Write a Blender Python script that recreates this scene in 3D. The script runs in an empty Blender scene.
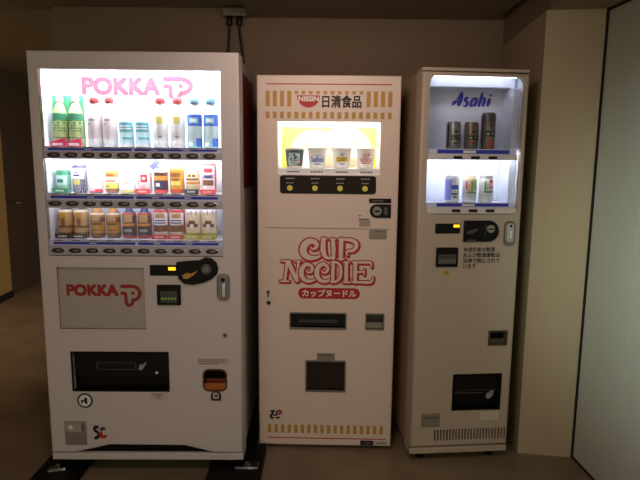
import bpy, bmesh, math, random
from mathutils import Vector, Matrix
random.seed(7)
C = bpy.context.scene.collection
sc = bpy.context.scene

# ---------------------------------------------------------------- camera, world, lights, exposure
EYE = Vector((0, 0, 1.467)); PITCH, ROLL = 0.1468, 0.00985
cd = bpy.data.cameras.new('camera'); cam = bpy.data.objects.new('camera', cd); C.objects.link(cam)
cd.sensor_width = 36; cd.lens = 548.97 / 640 * 36; cd.clip_start = .02
cp, sp = math.cos(PITCH), math.sin(PITCH); cr, sr = math.cos(ROLL), math.sin(ROLL)
fwd = Vector((0, cp, -sp)); up0 = Vector((0, sp, cp)); r0 = Vector((1, 0, 0))
rgt = r0 * cr + up0 * sr; upv = up0 * cr - r0 * sr
m = Matrix((rgt, upv, -fwd)).transposed().to_4x4(); m.translation = EYE
cam.matrix_world = m; sc.camera = cam

w = bpy.data.worlds.new('dim_hall_air'); sc.world = w; w.use_nodes = True
w.node_tree.nodes['Background'].inputs[0].default_value = (1.0, .95, .71, 1)
w.node_tree.nodes['Background'].inputs[1].default_value = .86

def area(name, loc, target, sx, sy, power, col, spread=180):
    ld = bpy.data.lights.new(name, 'AREA'); ld.shape = 'RECTANGLE'; ld.size = sx; ld.size_y = sy
    ld.energy = power; ld.color = col; ld.spread = math.radians(spread)
    o = bpy.data.objects.new(name, ld); C.objects.link(o); o.location = loc
    o.rotation_euler = (Vector(target) - Vector(loc)).to_track_quat('-Z', 'Y').to_euler()
    return o
area('hall_spot_lamp', (-.02, 1.55, 2.24), (0, 2.6, 1.80), .3, .2, 1.9, (1, .77, .68), 100)
area('right_wall_fill', (-.4, .0, 1.30), (1.29, 1.78, 1.06), .35, .35, 2.2, (.80, .98, .86), 38)  # added fill light, narrowed to brighten the right wall and pillar
area('corridor_lamp', (-2.3, 3.6, 2.3), (-2.9, 4.9, .4), .35, .35, 9.5, (1, .70, .56), 110)
area('hall_ceiling_lamp', (-.3, .8, 2.26), (-.3, .9, 0), .5, .3, 9.6, (1, .73, .76))

vs = sc.view_settings
vs.view_transform = 'Standard'; vs.look = 'None'; vs.gamma = 1; vs.use_curve_mapping = False; vs.exposure = 0
try:
    sc.cycles.use_denoising = True; sc.cycles.max_bounces = 8; sc.cycles.sample_clamp_indirect = 6
    sc.cycles.caustics_reflective = False; sc.cycles.caustics_refractive = False
except Exception: pass

# ---------------------------------------------------------------- materials
MATS = {}
def s2l(c): return tuple(((v / 255) / 12.92 if v / 255 <= .04045 else ((v / 255 + .055) / 1.055) ** 2.4) for v in c)
def mat(name, rgb, rough=.5, metal=0., vary=0., scale=8., bump=0., emit=0., coat=0., spec=.5):
    if name in MATS: return MATS[name]
    m = bpy.data.materials.new(name); m.use_nodes = True; nt = m.node_tree; b = nt.nodes['Principled BSDF']
    c = s2l(rgb); b.inputs['Base Color'].default_value = (*c, 1)
    b.inputs['Roughness'].default_value = rough; b.inputs['Metallic'].default_value = metal
    b.inputs['Specular IOR Level'].default_value = spec
    if coat: b.inputs['Coat Weight'].default_value = coat
    if emit:
        b.inputs['Emission Color'].default_value = (*c, 1); b.inputs['Emission Strength'].default_value = emit
    if vary or bump:
        tc = nt.nodes.new('ShaderNodeTexCoord'); n = nt.nodes.new('ShaderNodeTexNoise')
        n.inputs['Scale'].default_value = scale; n.inputs['Detail'].default_value = 5
        nt.links.new(tc.outputs['Object'], n.inputs['Vector'])
        if vary:
            mx = nt.nodes.new('ShaderNodeMix'); mx.data_type = 'RGBA'
            mx.inputs[6].default_value = (*[v * (1 - vary) for v in c], 1)
            mx.inputs[7].default_value = (*[min(1, v * (1 + vary)) for v in c], 1)
            nt.links.new(n.outputs['Fac'], mx.inputs[0]); nt.links.new(mx.outputs[2], b.inputs['Base Color'])
        if bump:
            bp = nt.nodes.new('ShaderNodeBump'); bp.inputs['Strength'].default_value = bump; bp.inputs['Distance'].default_value = .01
            nt.links.new(n.outputs['Fac'], bp.inputs['Height']); nt.links.new(bp.outputs['Normal'], b.inputs['Normal'])
    MATS[name] = m; return m
def glass_mat():
    m = bpy.data.materials.new('window_glass'); m.use_nodes = True; nt = m.node_tree
    for n in list(nt.nodes): nt.nodes.remove(n)
    o = nt.nodes.new('ShaderNodeOutputMaterial'); t = nt.nodes.new('ShaderNodeBsdfTransparent')
    g = nt.nodes.new('ShaderNodeBsdfGlossy'); g.inputs['Roughness'].default_value = .03
    f = nt.nodes.new('ShaderNodeFresnel'); f.inputs['IOR'].default_value = 1.4; x = nt.nodes.new('ShaderNodeMixShader')
    nt.links.new(f.outputs[0], x.inputs[0]); nt.links.new(t.outputs[0], x.inputs[1]); nt.links.new(g.outputs[0], x.inputs[2])
    nt.links.new(x.outputs[0], o.inputs[0]); return m
GLASS = glass_mat()
def floor_mat():
    m = bpy.data.materials.new('vinyl_floor'); m.use_nodes = True; nt = m.node_tree; b = nt.nodes['Principled BSDF']
    tc = nt.nodes.new('ShaderNodeTexCoord'); n = nt.nodes.new('ShaderNodeTexNoise'); n.inputs['Scale'].default_value = 3.5; n.inputs['Detail'].default_value = 8
    n2 = nt.nodes.new('ShaderNodeTexNoise'); n2.inputs['Scale'].default_value = 160; n2.inputs['Detail'].default_value = 3
    r = nt.nodes.new('ShaderNodeValToRGB'); r.color_ramp.elements[0].position = .3; r.color_ramp.elements[1].position = .72
    r.color_ramp.elements[0].color = (*s2l((126, 112, 86)), 1); r.color_ramp.elements[1].color = (*s2l((156, 138, 108)), 1)
    mx = nt.nodes.new('ShaderNodeMix'); mx.data_type = 'RGBA'; mx.blend_type = 'MULTIPLY'; mx.inputs[0].default_value = .25
    nt.links.new(tc.outputs['Object'], n.inputs['Vector']); nt.links.new(tc.outputs['Object'], n2.inputs['Vector'])
    nt.links.new(n.outputs['Fac'], r.inputs[0]); nt.links.new(r.outputs[0], mx.inputs[6]); nt.links.new(n2.outputs['Color'], mx.inputs[7])
    nt.links.new(mx.outputs[2], b.inputs['Base Color']); b.inputs['Roughness'].default_value = .42
    return m

# ---------------------------------------------------------------- geometry helper
def rrect(x0, x1, z0, z1, r=0., n=5):
    if r <= 0: return [(x0, z0), (x1, z0), (x1, z1), (x0, z1)]
    out = []
    for cx, cz, a in ((x1 - r, z0 + r, -90), (x1 - r, z1 - r, 0), (x0 + r, z1 - r, 90), (x0 + r, z0 + r, 180)):
        for k in range(n + 1):
            t = math.radians(a + 90 * k / n); out.append((cx + r * math.cos(t), cz + r * math.sin(t)))
    return out
def ring(cx, cz, r, n=24, sz=1.): return [(cx + r * math.cos(2 * math.pi * k / n), cz + r * sz * math.sin(2 * math.pi * k / n)) for k in range(n)]
def inset(loop, d):
    n = len(loop); area2 = sum(loop[i][0] * loop[(i + 1) % n][1] - loop[(i + 1) % n][0] * loop[i][1] for i in range(n))
    s = 1 if area2 > 0 else -1; out = []
    for i in range(n):
        p0, p1, p2 = Vector(loop[i - 1]), Vector(loop[i]), Vector(loop[(i + 1) % n])
        a = (p1 - p0).normalized(); b = (p2 - p1).normalized()
        na = Vector((-a.y, a.x)) * s; nb = Vector((-b.y, b.x)) * s; k = 1 + na.dot(nb)
        out.append(tuple(p1 + (na + nb) * (d / max(k, .3))))
    return out

class MB:
    def __init__(s, off=(0, 0, 0)): s.bm = bmesh.new(); s.mats = []; s.off = Vector(off)
    def mi(s, m):
        if m not in s.mats: s.mats.append(m)
        return s.mats.index(m)
    def v(s, x, y, z): return s.bm.verts.new(Vector((x, y, z)) + s.off)
    def f(s, vs, m, smooth=False):
        try: f = s.bm.faces.new(vs)
        except ValueError: return None
        f.material_index = s.mi(m); f.smooth = smooth; return f
    def box(s, x0, x1, y0, y1, z0, z1, m, bev=0., seg=2):
        vs = [s.v(x, y, z) for x in (x0, x1) for y in (y0, y1) for z in (z0, z1)]
        fs = [s.f([vs[i] for i in q], m) for q in ((0, 1, 3, 2), (4, 6, 7, 5), (0, 4, 5, 1), (2, 3, 7, 6), (0, 2, 6, 4), (1, 5, 7, 3))]
        if bev:
            es = list({e for f in fs for e in f.edges})
            r = bmesh.ops.bevel(s.bm, geom=es, offset=bev, segments=seg, profile=.5, affect='EDGES')
            for f in r['faces']: f.material_index = s.mi(m); f.smooth = True
        return s
    def fill(s, loops, y, m):
        es = []; vls = []
        for L in loops:
            vs = [s.v(x, y, z) for x, z in L]; vls.append(vs)
            for i in range(len(vs)): es.append(s.bm.edges.new((vs[i], vs[(i + 1) % len(vs)])))
        r = bmesh.ops.triangle_fill(s.bm, use_beauty=True, use_dissolve=False, edges=es, normal=(0, -1, 0))
        for g in r['geom']:
            if isinstance(g, bmesh.types.BMFace):
                g.material_index = s.mi(m)
        return vls
    def wall(s, A, B, m, smooth=False):
        n = len(A)
        for i in range(n): s.f([A[i], A[(i + 1) % n], B[(i + 1) % n], B[i]], m, smooth)
    def plate(s, outer, holes, y0, y1, m, bev=0., smooth=False, back=True):
        """slab between y0 (front) and y1 with through holes; the front rim is rounded by bev"""
        L0 = inset(outer, bev) if bev else outer
        fr = s.fill([L0] + holes, y0, m); cur = fr[0]
        if bev:
            for k in range(1, 4):
                t = math.pi / 2 * k / 3; nl = inset(outer, bev * (1 - math.sin(t))); nv = [s.v(x, y0 + bev * (1 - math.cos(t)), z) for x, z in nl]
                s.wall(cur, nv, m, True); cur = nv
        if back:
            bk = s.fill([outer] + holes, y1, m)
            s.wall(cur, bk[0], m, smooth)
            for a, b in zip(fr[1:], bk[1:]): s.wall(a, b, m, smooth)
        else:
            bv = [s.v(x, y1, z) for x, z in outer]; s.wall(cur, bv, m, smooth)
            for a, h in zip(fr[1:], holes): s.wall(a, [s.v(x, y1, z) for x, z in h], m, smooth)
        return s
    def prism(s, loop, y0, y1, m, bev=0., smooth=False): return s.plate(loop, [], y0, y1, m, bev, smooth)
    def pocket(s, loop, y0, y1, m, mb=None):
        A = [s.v(x, y0, z) for x, z in loop]; B = s.fill([loop], y1, mb or m)[0]; s.wall(A, B, m); return s
    def lathe(s, prof, ms, cx=0, cy=0, n=28, a0=0., a1=None, smooth=True):
        full = a1 is None; a1 = 2 * math.pi if full else a1; rows = []
        for r, z in prof:
            rows.append([s.v(cx + r * math.sin(a0 + (a1 - a0) * k / n), cy - r * math.cos(a0 + (a1 - a0) * k / n), z) for k in range(n if full else n + 1)])
        for i in range(len(rows) - 1):
            mm = ms[i] if isinstance(ms, (list, tuple)) else ms
            for k in range(n):
                k2 = (k + 1) % n if full else k + 1
                s.f([rows[i][k], rows[i][k2], rows[i + 1][k2], rows[i + 1][k]], mm, smooth)
        if full:
            s.f(list(reversed(rows[0])), ms[0] if isinstance(ms, (list, tuple)) else ms); s.f(rows[-1], ms[-1] if isinstance(ms, (list, tuple)) else ms)
        return s
    def patch(s, r, z0, z1, a0, a1, m, n=10, r1=None):
        return s.lathe([(r, z0), (r1 or r, z1)], m, n=n, a0=math.radians(a0), a1=math.radians(a1))
    def tube(s, pts, r, m, n=10):
        pts = [Vector(p) for p in pts]; rows = []; up = Vector((0, 0, 1))
        for i, p in enumerate(pts):
            t = (pts[min(i + 1, len(pts) - 1)] - pts[max(i - 1, 0)]).normalized()
            a = t.cross(up if abs(t.z) < .9 else Vector((1, 0, 0))).normalized(); b = t.cross(a)
            rows.append([s.v(*(p + (a * math.cos(2 * math.pi * k / n) + b * math.sin(2 * math.pi * k / n)) * r)) for k in range(n)])
        for i in range(len(rows) - 1):
            for k in range(n): s.f([rows[i][k], rows[i][(k + 1) % n], rows[i + 1][(k + 1) % n], rows[i + 1][k]], m, True)
        s.f(rows[0], m); s.f(list(reversed(rows[-1])), m); return s
    def quad(s, x0, x1, z0, z1, y, m, t=.0006): return s.box(x0, x1, y - t, y, z0, z1, m)
    def stroke(s, P, y, m, extra=0., dx=0., dz=0., n=8, smoothpts=True):
        """flat brush stroke in the xz plane; P = (x, z, half-width) points"""
        if smoothpts and len(P) > 2:
            Q = []
            for i in range(len(P) - 1):
                p0, p1, p2, p3 = P[max(i - 1, 0)], P[i], P[i + 1], P[min(i + 2, len(P) - 1)]
                for k in range(5):
                    t = k / 5
                    Q.append(tuple(.5 * (2 * p1[j] + (p2[j] - p0[j]) * t + (2 * p0[j] - 5 * p1[j] + 4 * p2[j] - p3[j]) * t * t + (3 * p1[j] - p0[j] - 3 * p2[j] + p3[j]) * t ** 3) for j in range(3)))
            Q.append(P[-1]); P = Q
        L, R_ = [], []
        for i, (x, z, h) in enumerate(P):
            a, b = P[max(i - 1, 0)], P[min(i + 1, len(P) - 1)]
            t = Vector((b[0] - a[0], b[1] - a[1])); t = t.normalized() if t.length > 0 else Vector((1, 0)); nn = Vector((-t.y, t.x)) * (h + extra)
            L.append(s.v(x + dx + nn.x, y, z + dz + nn.y)); R_.append(s.v(x + dx - nn.x, y, z + dz - nn.y))
        for i in range(len(P) - 1): s.f([L[i], L[i + 1], R_[i + 1], R_[i]], m)
        if extra:
            for q in (0, -1):
                x, z, h = P[q]; s.f([s.v(x + dx + (h + extra) * math.cos(k * math.pi / 6), y - 1e-5, z + dz + (h + extra) * math.sin(k * math.pi / 6)) for k in range(12)], m)
        return s
    def text(s, body, x0, x1, z0, z1, y, m, bold=0., shear=0., wrap=None, extrude=0.):
        cu = bpy.data.curves.new('lettering', 'FONT'); cu.body = body; cu.shear = shear; cu.resolution_u = 3
        o = bpy.data.objects.new('lettering', cu); C.objects.link(o)
        me = bpy.data.meshes.new_from_object(o.evaluated_get(bpy.context.evaluated_depsgraph_get()))
        bpy.data.objects.remove(o); bpy.data.curves.remove(cu)
        if not me.vertices: return s
        xs = [q.co.x for q in me.vertices]; ys = [q.co.y for q in me.vertices]
        ax, bx, ay, by = min(xs), max(xs), min(ys), max(ys); vs = []
        nv = len(me.vertices); sh_ = ((0, 0),) if not bold else ((0, 0), (-bold, -bold), (bold, -bold), (bold, bold), (-bold, bold), (bold, 0), (-bold, 0))
        for q, (ds, dv) in [(q, ds) for ds in sh_ for q in me.vertices]:
            x = ds + x0 + (q.co.x - ax) / (bx - ax) * (x1 - x0); z = dv + z0 + (q.co.y - ay) / max(by - ay, 1e-6) * (z1 - z0)
            if wrap:
                R = wrap(z) + 2e-5 * (len(vs) // nv); vs.append(s.v(R * math.sin(x / R), -R * math.cos(x / R), z))
            else: vs.append(s.v(x, y - 2e-5 * (len(vs) // nv), z))
        for p in me.polygons:
            for k in range(len(sh_)): s.f([vs[k * nv + i] for i in p.vertices], m)
        bpy.data.meshes.remove(me); return s
    def build(s, name, parent=None, label=None):
        bmesh.ops.recalc_face_normals(s.bm, faces=s.bm.faces)
        me = bpy.data.meshes.new(name); s.bm.to_mesh(me); s.bm.free()
        for m in s.mats: me.materials.append(m)
        o = bpy.data.objects.new(name, me); C.objects.link(o)
        if parent is not None: o.parent = parent
        if label: o['label'] = label
        return o
def tag(o, label, cat, group=None):
    o['label'] = label; o['category'] = cat
    if group: o['group'] = group
    return o
def thing(name, label, cat, loc=(0, 0, 0), rz=0., group=None):
    o = bpy.data.objects.new(name, None); C.objects.link(o); o.empty_display_size = .05
    o.location = loc; o.rotation_euler = (0, 0, rz); return tag(o, label, cat, group)
def struct(o): o['kind'] = 'structure'; return o
def dup(root, loc, label):
    r = root.copy(); C.objects.link(r); r.location = loc; r['label'] = label
    for ch in list(root.children):
        c = ch.copy(); C.objects.link(c); c.parent = r; c.matrix_parent_inverse = ch.matrix_parent_inverse
        for g in list(ch.children):
            d = g.copy(); C.objects.link(d); d.parent = c
    return r

# ---------------------------------------------------------------- the setting
M_wall = mat('painted_wall', (140, 118, 97), .8, vary=.06, scale=2.5, bump=.05)
M_pillar = mat('cream_panel', (180, 162, 134), .6, vary=.03, scale=2)
M_right = mat('grey_green_panel', (190, 192, 180), .5, vary=.03, scale=1.2)
M_ceil = mat('ceiling_board', (150, 135, 112), .85, vary=.05, scale=3)
M_gap = mat('dark_gap', (16, 13, 10), .9)
M_left = mat('corridor_paint', (190, 155, 95), .7, vary=.04, scale=2)
M_brown = mat('dark_brown_door', (92, 74, 62), .5, vary=.08, scale=4)

b = MB(); b.box(-4.5, 3.0, -2.0, 8.0, -.1, 0, floor_mat()); struct(b.build('floor'))
b = MB(); b.box(-4.5, 3.0, -2.0, 8.0, 2.34, 2.44, M_ceil); struct(b.build('ceiling'))
b = MB(); b.box(-.43, 1.03, 2.0, 3.4, 2.288, 2.339, M_ceil); struct(b.build('ceiling_panel'))
b = MB(); b.box(1.03, 2.2, .6, 2.62, 2.14, 2.339, M_ceil); struct(b.build('ceiling_beam'))
b = MB(); b.box(-1.6, 1.6, 3.4, 3.52, 0, 2.34, M_wall); struct(b.build('wall_back'))
b = MB(); b.box(-1.6, 1.6, 3.386, 3.4, 0, .06, M_gap); struct(b.build('baseboard_back'))
b = MB()
for A, B in (((1.012, 2.6), (1.27, 2.56)),):
    pass
vs_ = [(1.012, 2.6), (1.2640, 2.563), (1.40, 2.68), (1.40, 3.4), (1.075, 3.4)]
lo = [b.v(x, y, .0) for x, y in vs_]; hi = [b.v(x, y, 2.14) for x, y in vs_]
b.f(lo, M_pillar); b.f(hi, M_pillar); b.wall(lo, hi, M_pillar); struct(b.build('wall_pillar'))
b = MB(); b.box(1.076, 1.4, 2.62, 3.4, 2.14, 2.34, M_wall); struct(b.build('wall_over_pillar'))
# right hand flush panel door and the wall it continues
a0 = Vector((1.272, 2.560)); d0 = Vector((.0523, -.9986)); n0 = Vector((.9986, .0523))
def strip(t0, t1, z0, z1, th, m, off=0.):
    b = MB(); P = [a0 + d0 * t0 + n0 * off, a0 + d0 * t1 + n0 * off, a0 + d0 * t1 + n0 * (off + th), a0 + d0 * t0 + n0 * (off + th)]
    lo = [b.v(p.x, p.y, z0) for p in P]; hi = [b.v(p.x, p.y, z1) for p in P]; b.f(lo, m); b.f(hi, m); b.wall(lo, hi, m); return b
d1 = struct(strip(.008, .345, .012, 2.128, .045, M_right).build('door_1'))
struct(strip(.350, 1.25, .012, 2.128, .045, M_right).build('door_2'))
struct(strip(-.01, 1.3, 0, 2.14, .05, M_gap, .047).build('trim_1'))
struct(strip(-.004, .0075, 0, 2.139, .03, M_gap, -.007).build('trim_2'))
struct(strip(.008, 1.25, 0.0005, .0115, .03, M_gap, -.004).build('trim_3'))
struct(strip(.008, 1.25, 2.1285, 2.1395, .03, M_gap, -.004).build('trim_4'))
struct(strip(1.26, 4.5, 0, 2.34, .1, M_right).build('wall_right'))
# left corridor
a0 = Vector((-3.15, 4.3)); d0 = Vector((-.06, .998)); n0 = Vector((-.998, -.06))
struct(strip(-6, 1.33, 0, 2.34, .12, M_left).build('wall_left'))
struct(strip(1.33, 3.9, 2.2, 2.34, .12, M_brown).build('wall_lintel'))
dl = struct(strip(1.33, 3.9, 0.004, 2.2, .05, M_brown, .03).build('door_3'))
bh = MB(); p = a0 + d0 * 1.43 - n0 * .03
bh.tube([(p.x - .0, p.y, .98), (p.x + .05, p.y, .98), (p.x + .05, p.y + .12, .98)], .011, mat('brushed_steel', (170, 165, 158), .3, 1.)); bh.build('door_handle', dl)
struct(strip(-6, 1.33, 0, .07, .012, M_gap, -.012).build('baseboard_left'))
b = MB(); b.box(-4.2, 1.0, 7.6, 7.7, 0, 2.34, M_wall); struct(b.build('wall_far'))

# ---------------------------------------------------------------- shared machine materials
W1 = mat('white_enamel', (206, 196, 192), .45, vary=.015, scale=1.5)
W2 = mat('warm_white_enamel', (226, 205, 190), .5, vary=.015, scale=1.5)
W3 = mat('beige_enamel', (184, 168, 150), .45, vary=.02, scale=1.5)
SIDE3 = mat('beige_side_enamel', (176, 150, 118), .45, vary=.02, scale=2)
LINER = mat('white_liner', (236, 238, 244), .5)
BLACK = mat('black_plastic', (16, 14, 14), .4, spec=.15)
SMOKE = mat('smoked_flap', (24, 20, 20), .3, spec=.2)
DARK = mat('dark_recess', (20, 16, 15), .8, spec=.1)
CHROME = mat('chrome', (200, 200, 205), .18, 1.)
STEEL = mat('dull_steel', (132, 126, 120), .42, .85)
GREY = mat('grey_plate', (142, 134, 122), .45, .3)
RED = mat('red_print', (180, 22, 24), .5)
DKRED = mat('dark_red_print', (150, 22, 26), .5)
WHITE = mat('white_print', (238, 234, 228), .5)
BLACKP = mat('black_print', (24, 20, 20), .6)
INK = mat('grey_ink', (96, 86, 80), .7)
BLUE = mat('blue_print', (44, 54, 176), .5)
TAN = mat('tan_print', (188, 140, 60), .55)
YELLOW = mat('yellow_print', (232, 214, 60), .55)
GREEN = mat('green_print', (20, 84, 60), .5)
AMBER = mat('amber_plastic', (172, 92, 30), .4)
LIT = mat('lit_amber', (255, 170, 20), .4, emit=2.2)
LED = mat('lit_green_digits', (120, 170, 60), .4, emit=.1)
STICK = mat('pale_sticker', (196, 186, 174), .6)
def tube_mat(name, col, e):
    m = mat(name, (255, 255, 255), .5); bs = m.node_tree.nodes['Principled BSDF']
    bs.inputs['Emission Color'].default_value = (*col, 1); bs.inputs['Emission Strength'].default_value = e; return m
T1a = tube_mat('tube_light_top', (.86, .93, 1.0), 115); T1b = tube_mat('tube_light_middle', (.9, .92, 1.0), 45); T1c = tube_mat('tube_light_low', (.86, .84, 1.0), 6.5)
T2 = tube_mat('tube_light_warm', (1.0, .95, .84), 46)
T3a = tube_mat('tube_light_dim', (.84, .88, 1.0), 9); T3b = tube_mat('tube_light_cool', (.9, .94, 1.0), 34)

class Machine:
    def __init__(s, label, x, y, yaw, W, D, zb):
        s.W, s.D, s.zb, s.yaw = W, D, zb, yaw; s.o0 = Vector((x, y, 0))
        t = Vector((math.cos(yaw), math.sin(yaw), 0)); q = Vector((-math.sin(yaw), math.cos(yaw), 0)); s.t, s.q = t, q
        s.root = thing('vending_machine', label, 'vending machine', s.o0 + t * W / 2 + q * D / 2, yaw, 'vending machines along the wall')
        s.off = (-W / 2, -D / 2, zb)
    def mb(s): return MB(s.off)
    def world(s, u, d, z): return s.o0 + s.t * u + s.q * d + Vector((0, 0, s.zb + z))
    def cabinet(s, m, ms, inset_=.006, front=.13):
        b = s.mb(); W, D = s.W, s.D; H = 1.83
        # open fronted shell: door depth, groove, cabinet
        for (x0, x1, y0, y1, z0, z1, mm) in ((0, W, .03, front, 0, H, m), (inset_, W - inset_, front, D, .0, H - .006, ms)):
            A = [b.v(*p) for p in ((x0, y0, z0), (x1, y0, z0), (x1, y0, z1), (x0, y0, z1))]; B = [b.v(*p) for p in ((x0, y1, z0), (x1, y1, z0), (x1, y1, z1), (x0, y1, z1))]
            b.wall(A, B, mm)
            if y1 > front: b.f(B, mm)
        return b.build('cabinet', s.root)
    def feet(s, h, inx=.07, iny=.06):
        for x in (inx, s.W - inx):
            for y in (iny, s.D - iny):
                b = s.mb(); b.lathe([(.022, -h), (.022, -h + .008), (.012, -h + .010), (.012, .002)], BLACK, cx=x, cy=y, n=16); b.build('foot', s.root)

def tuber(b, x0, x1, y, z, r, m): b.tube([(x0, y, z), (x1, y, z)], r, m, 12)

# ================================================================ machine 1: drinks, widest
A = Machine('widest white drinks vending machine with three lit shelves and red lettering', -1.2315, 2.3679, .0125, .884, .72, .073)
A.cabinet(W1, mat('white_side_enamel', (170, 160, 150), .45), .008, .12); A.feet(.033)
DISP = rrect(.044, .806, .962, 1.757)
POST = rrect(.072, .459, .629, .914)
PORT = rrect(.117, .55, .341, .522)
CUP = rrect(.708, .812, .343, .443, .026)
out = [(0, .037), (.107, .037), (.27, .076), (.616, .073), (.754, .037), (.884, .037), (.884, 1.83), (0, 1.83)]
b = A.mb(); b.plate(out, [DISP, POST, PORT, CUP], 0, .03, W1, .008); door1 = b.build('front_door', A.root)
b = A.mb(); b.box(.0, .884, .004, .03, 0, .0335, W1, .003); b.box(.02, .86, .021, .03, .0335, .08, DARK); b.build('plinth', A.root)
# red side graphic on the right flank
b = A.mb(); b.box(.8755, .8772, .135, .60, 1.25, 1.775, mat('side_red', (108, 26, 26), .5)); b.build('side_graphic', A.root, 'dark red panel on the right flank')
# lit display case
b = A.mb(); b.pocket(rrect(.040, .812, .945, 1.80), .0305, .24, LINER); case = b.build('display_case', A.root)
b = A.mb(); tuber(b, .06, .79, .046, 1.783, .012, T1a); b.build('lamp_tube', case)
b = A.mb(); tuber(b, .06, .79, .034, 1.412, .009, T1b); b.build('lamp_tube', case)
b = A.mb(); tuber(b, .06, .79, .034, 1.2, .009, T1c); b.build('lamp_tube', case)
# brand sign printed high on the back of the case
PINK = mat('washed_pink_print', (196, 36, 62), .6)
HEAD = (.133, .484, 1.676, 1.757, .502, .640, 1.655, 1.757)
def pokka(b, x0, x1, z0, z1, lx0, lx1, lz0, lz1, y, m):
    b.text('POKKA', x0, x1, z0 + (x1 - x0) * .012, z1 - (x1 - x0) * .012, y, m, (x1 - x0) * .015)
    sx = (lx1 - lx0) / 152; sz = (lz1 - lz0) / 165
    def P(pts, wd): b.stroke([(lx0 + (px - 447) * sx, lz1 - (pz - 45) * sz, wd * sx) for px, pz in pts], y, m)
    P([(447, 56), (500, 55), (545, 56), (575, 72), (588, 103), (578, 135), (552, 155), (528, 157)], 13)
    P([(447, 107), (466, 107), (481, 110), (485, 135), (485, 165), (492, 190), (507, 198), (525, 188), (534, 165), (534, 150)], 12)
    b.prism(ring(lx0 + 90 * sx, lz1 - 60 * sz, 13 * sx, 12), y - .0002, y, m)
b = A.mb(); pokka(b, HEAD[0], HEAD[1], HEAD[2], HEAD[3], HEAD[4], HEAD[5], HEAD[6], HEAD[7], .2385, PINK); b.build('backlit_sign', case, 'pale red lettering on the lit panel')
RAIL = mat('rail_grey', (178, 172, 178), .4); STRIP = mat('price_strip', (205, 208, 236), .5); OVAL = mat('button_black', (22, 18, 20), .3, spec=.3); PILLC = mat('button_lens', (120, 96, 84), .25)
def shelf(zr0, zr1, zp1, ubs, zb_, last=False, tubegap=True):
    b = A.mb(); b.box(.044, .806, .004, .020, zr0, zr1, RAIL, .003)
    b.box(.044, .806, .012, .22, zp1 - .008, zp1 - .003, LINER)
    if last: b.box(.044, .806, .02, .22, zr0, zp1 - .009, LINER)
    sh = b.build('display_shelf', case)
    b = A.mb(); b.box(.044, .806, .012, .016, zr1, zp1, STRIP)
    for x0, x1 in ((.062, .42), (.432, .785)): b.quad(x0, x1, zr1 + (zp1 - zr1) * .2, zr1 + (zp1 - zr1) * .62, .012, BLUE)
    for u in (.22, .50, .64): b.quad(u, u + .03, zr1 + (zp1 - zr1) * .34, zr1 + (zp1 - zr1) * .50, .0112, STRIP)
    for u in ubs: b.quad(u - .017, u + .017, zr1 + (zp1 - zr1) * .78, zr1 + (zp1 - zr1) * .92, .012, INK)
    b.build('price_strip', sh)
    for u in ubs:
        b = A.mb(); b.prism(ring(u, zb_, .032, 20, .36), .001, .006, CHROME, .002); b.prism(ring(u, zb_, .028, 20, .36), -.002, .004, OVAL, .0015); b.prism(ring(u + .004, zb_ + .001, .013, 14, .42), -.003, 0, PILLC, .0006)
        b.build('button', sh)
lin = lambda a, c: [a + (c - a) * k / 9 for k in range(10)]
shelf(1.384, 1.415, 1.436, lin(.091, .755), 1.4)
shelf(1.173, 1.208, 1.236, lin(.084, .753), 1.192)
shelf(.964, 1.006, 1.033, lin(.085, .758), .986, True)
for z0, z1 in ((1.436, 1.757), (1.236, 1.384), (1.033, 1.173)):
    b = A.mb(); b.box(.045, .805, .021, .0235, z0, z1, GLASS); b.build('glass_pane', A.root)
# poster recess
b = A.mb(); b.pocket(rrect(.072, .459, .629, .914), .001, .014, mat('recess_edge', (92, 82, 74), .6), mat('poster_card', (176, 166, 154), .5))
b.plate(rrect(.068, .463, .625, .918), [rrect(.074, .457, .631, .912)], -.002, .001, W1, .001)
pokka(b, .109, .332, .779, .832, .345, .437, .729, .830, .0135, DKRED); b.build('poster_panel', A.root, 'framed beige poster with dark red lettering')
# dispensing port
b = A.mb(); b.pocket(PORT, .001, .16, DARK); b.plate(inset(PORT, -.004), [inset(PORT, .004)], -.003, .001, BLACK, .001); p_ = b.build('dispensing_port', A.root)
b = A.mb(); b.box(.121, .546, .018, .026, .405, .518, SMOKE, .002); b.box(.121, .546, .05, .058, .345, .40, SMOKE)
b.plate(rrect(.22, .40, .432, .47, .004), [rrect(.226, .394, .437, .465, .003)], .0165, .018, mat('smoke_relief', (52, 46, 46), .4))
b.prism([(.408, .435), (.425, .432), (.437, .447), (.448, .472), (.438, .468), (.428, .458), (.418, .462)], .015, .018, CHROME); b.prism(ring(.492, .42, .006, 10), .0155, .018, WHITE)
b.build('flap', p_)
# coin return cup
b = A.mb(); b.pocket(CUP, .001, .06, DARK); b.plate(rrect(.704, .816, .339, .447, .028), [rrect(.711, .809, .346, .440, .024)], -.003, .001, mat('brown_rim', (92, 60, 40), .5), .001)
b.box(.712, .808, .0, .02, .346, .376, AMBER, .003); b.box(.714, .806, .03, .034, .373, .388, mat('brown_lip', (110, 50, 30), .4)); b.build('coin_return_cup', A.root, 'amber coin return cup')
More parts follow.
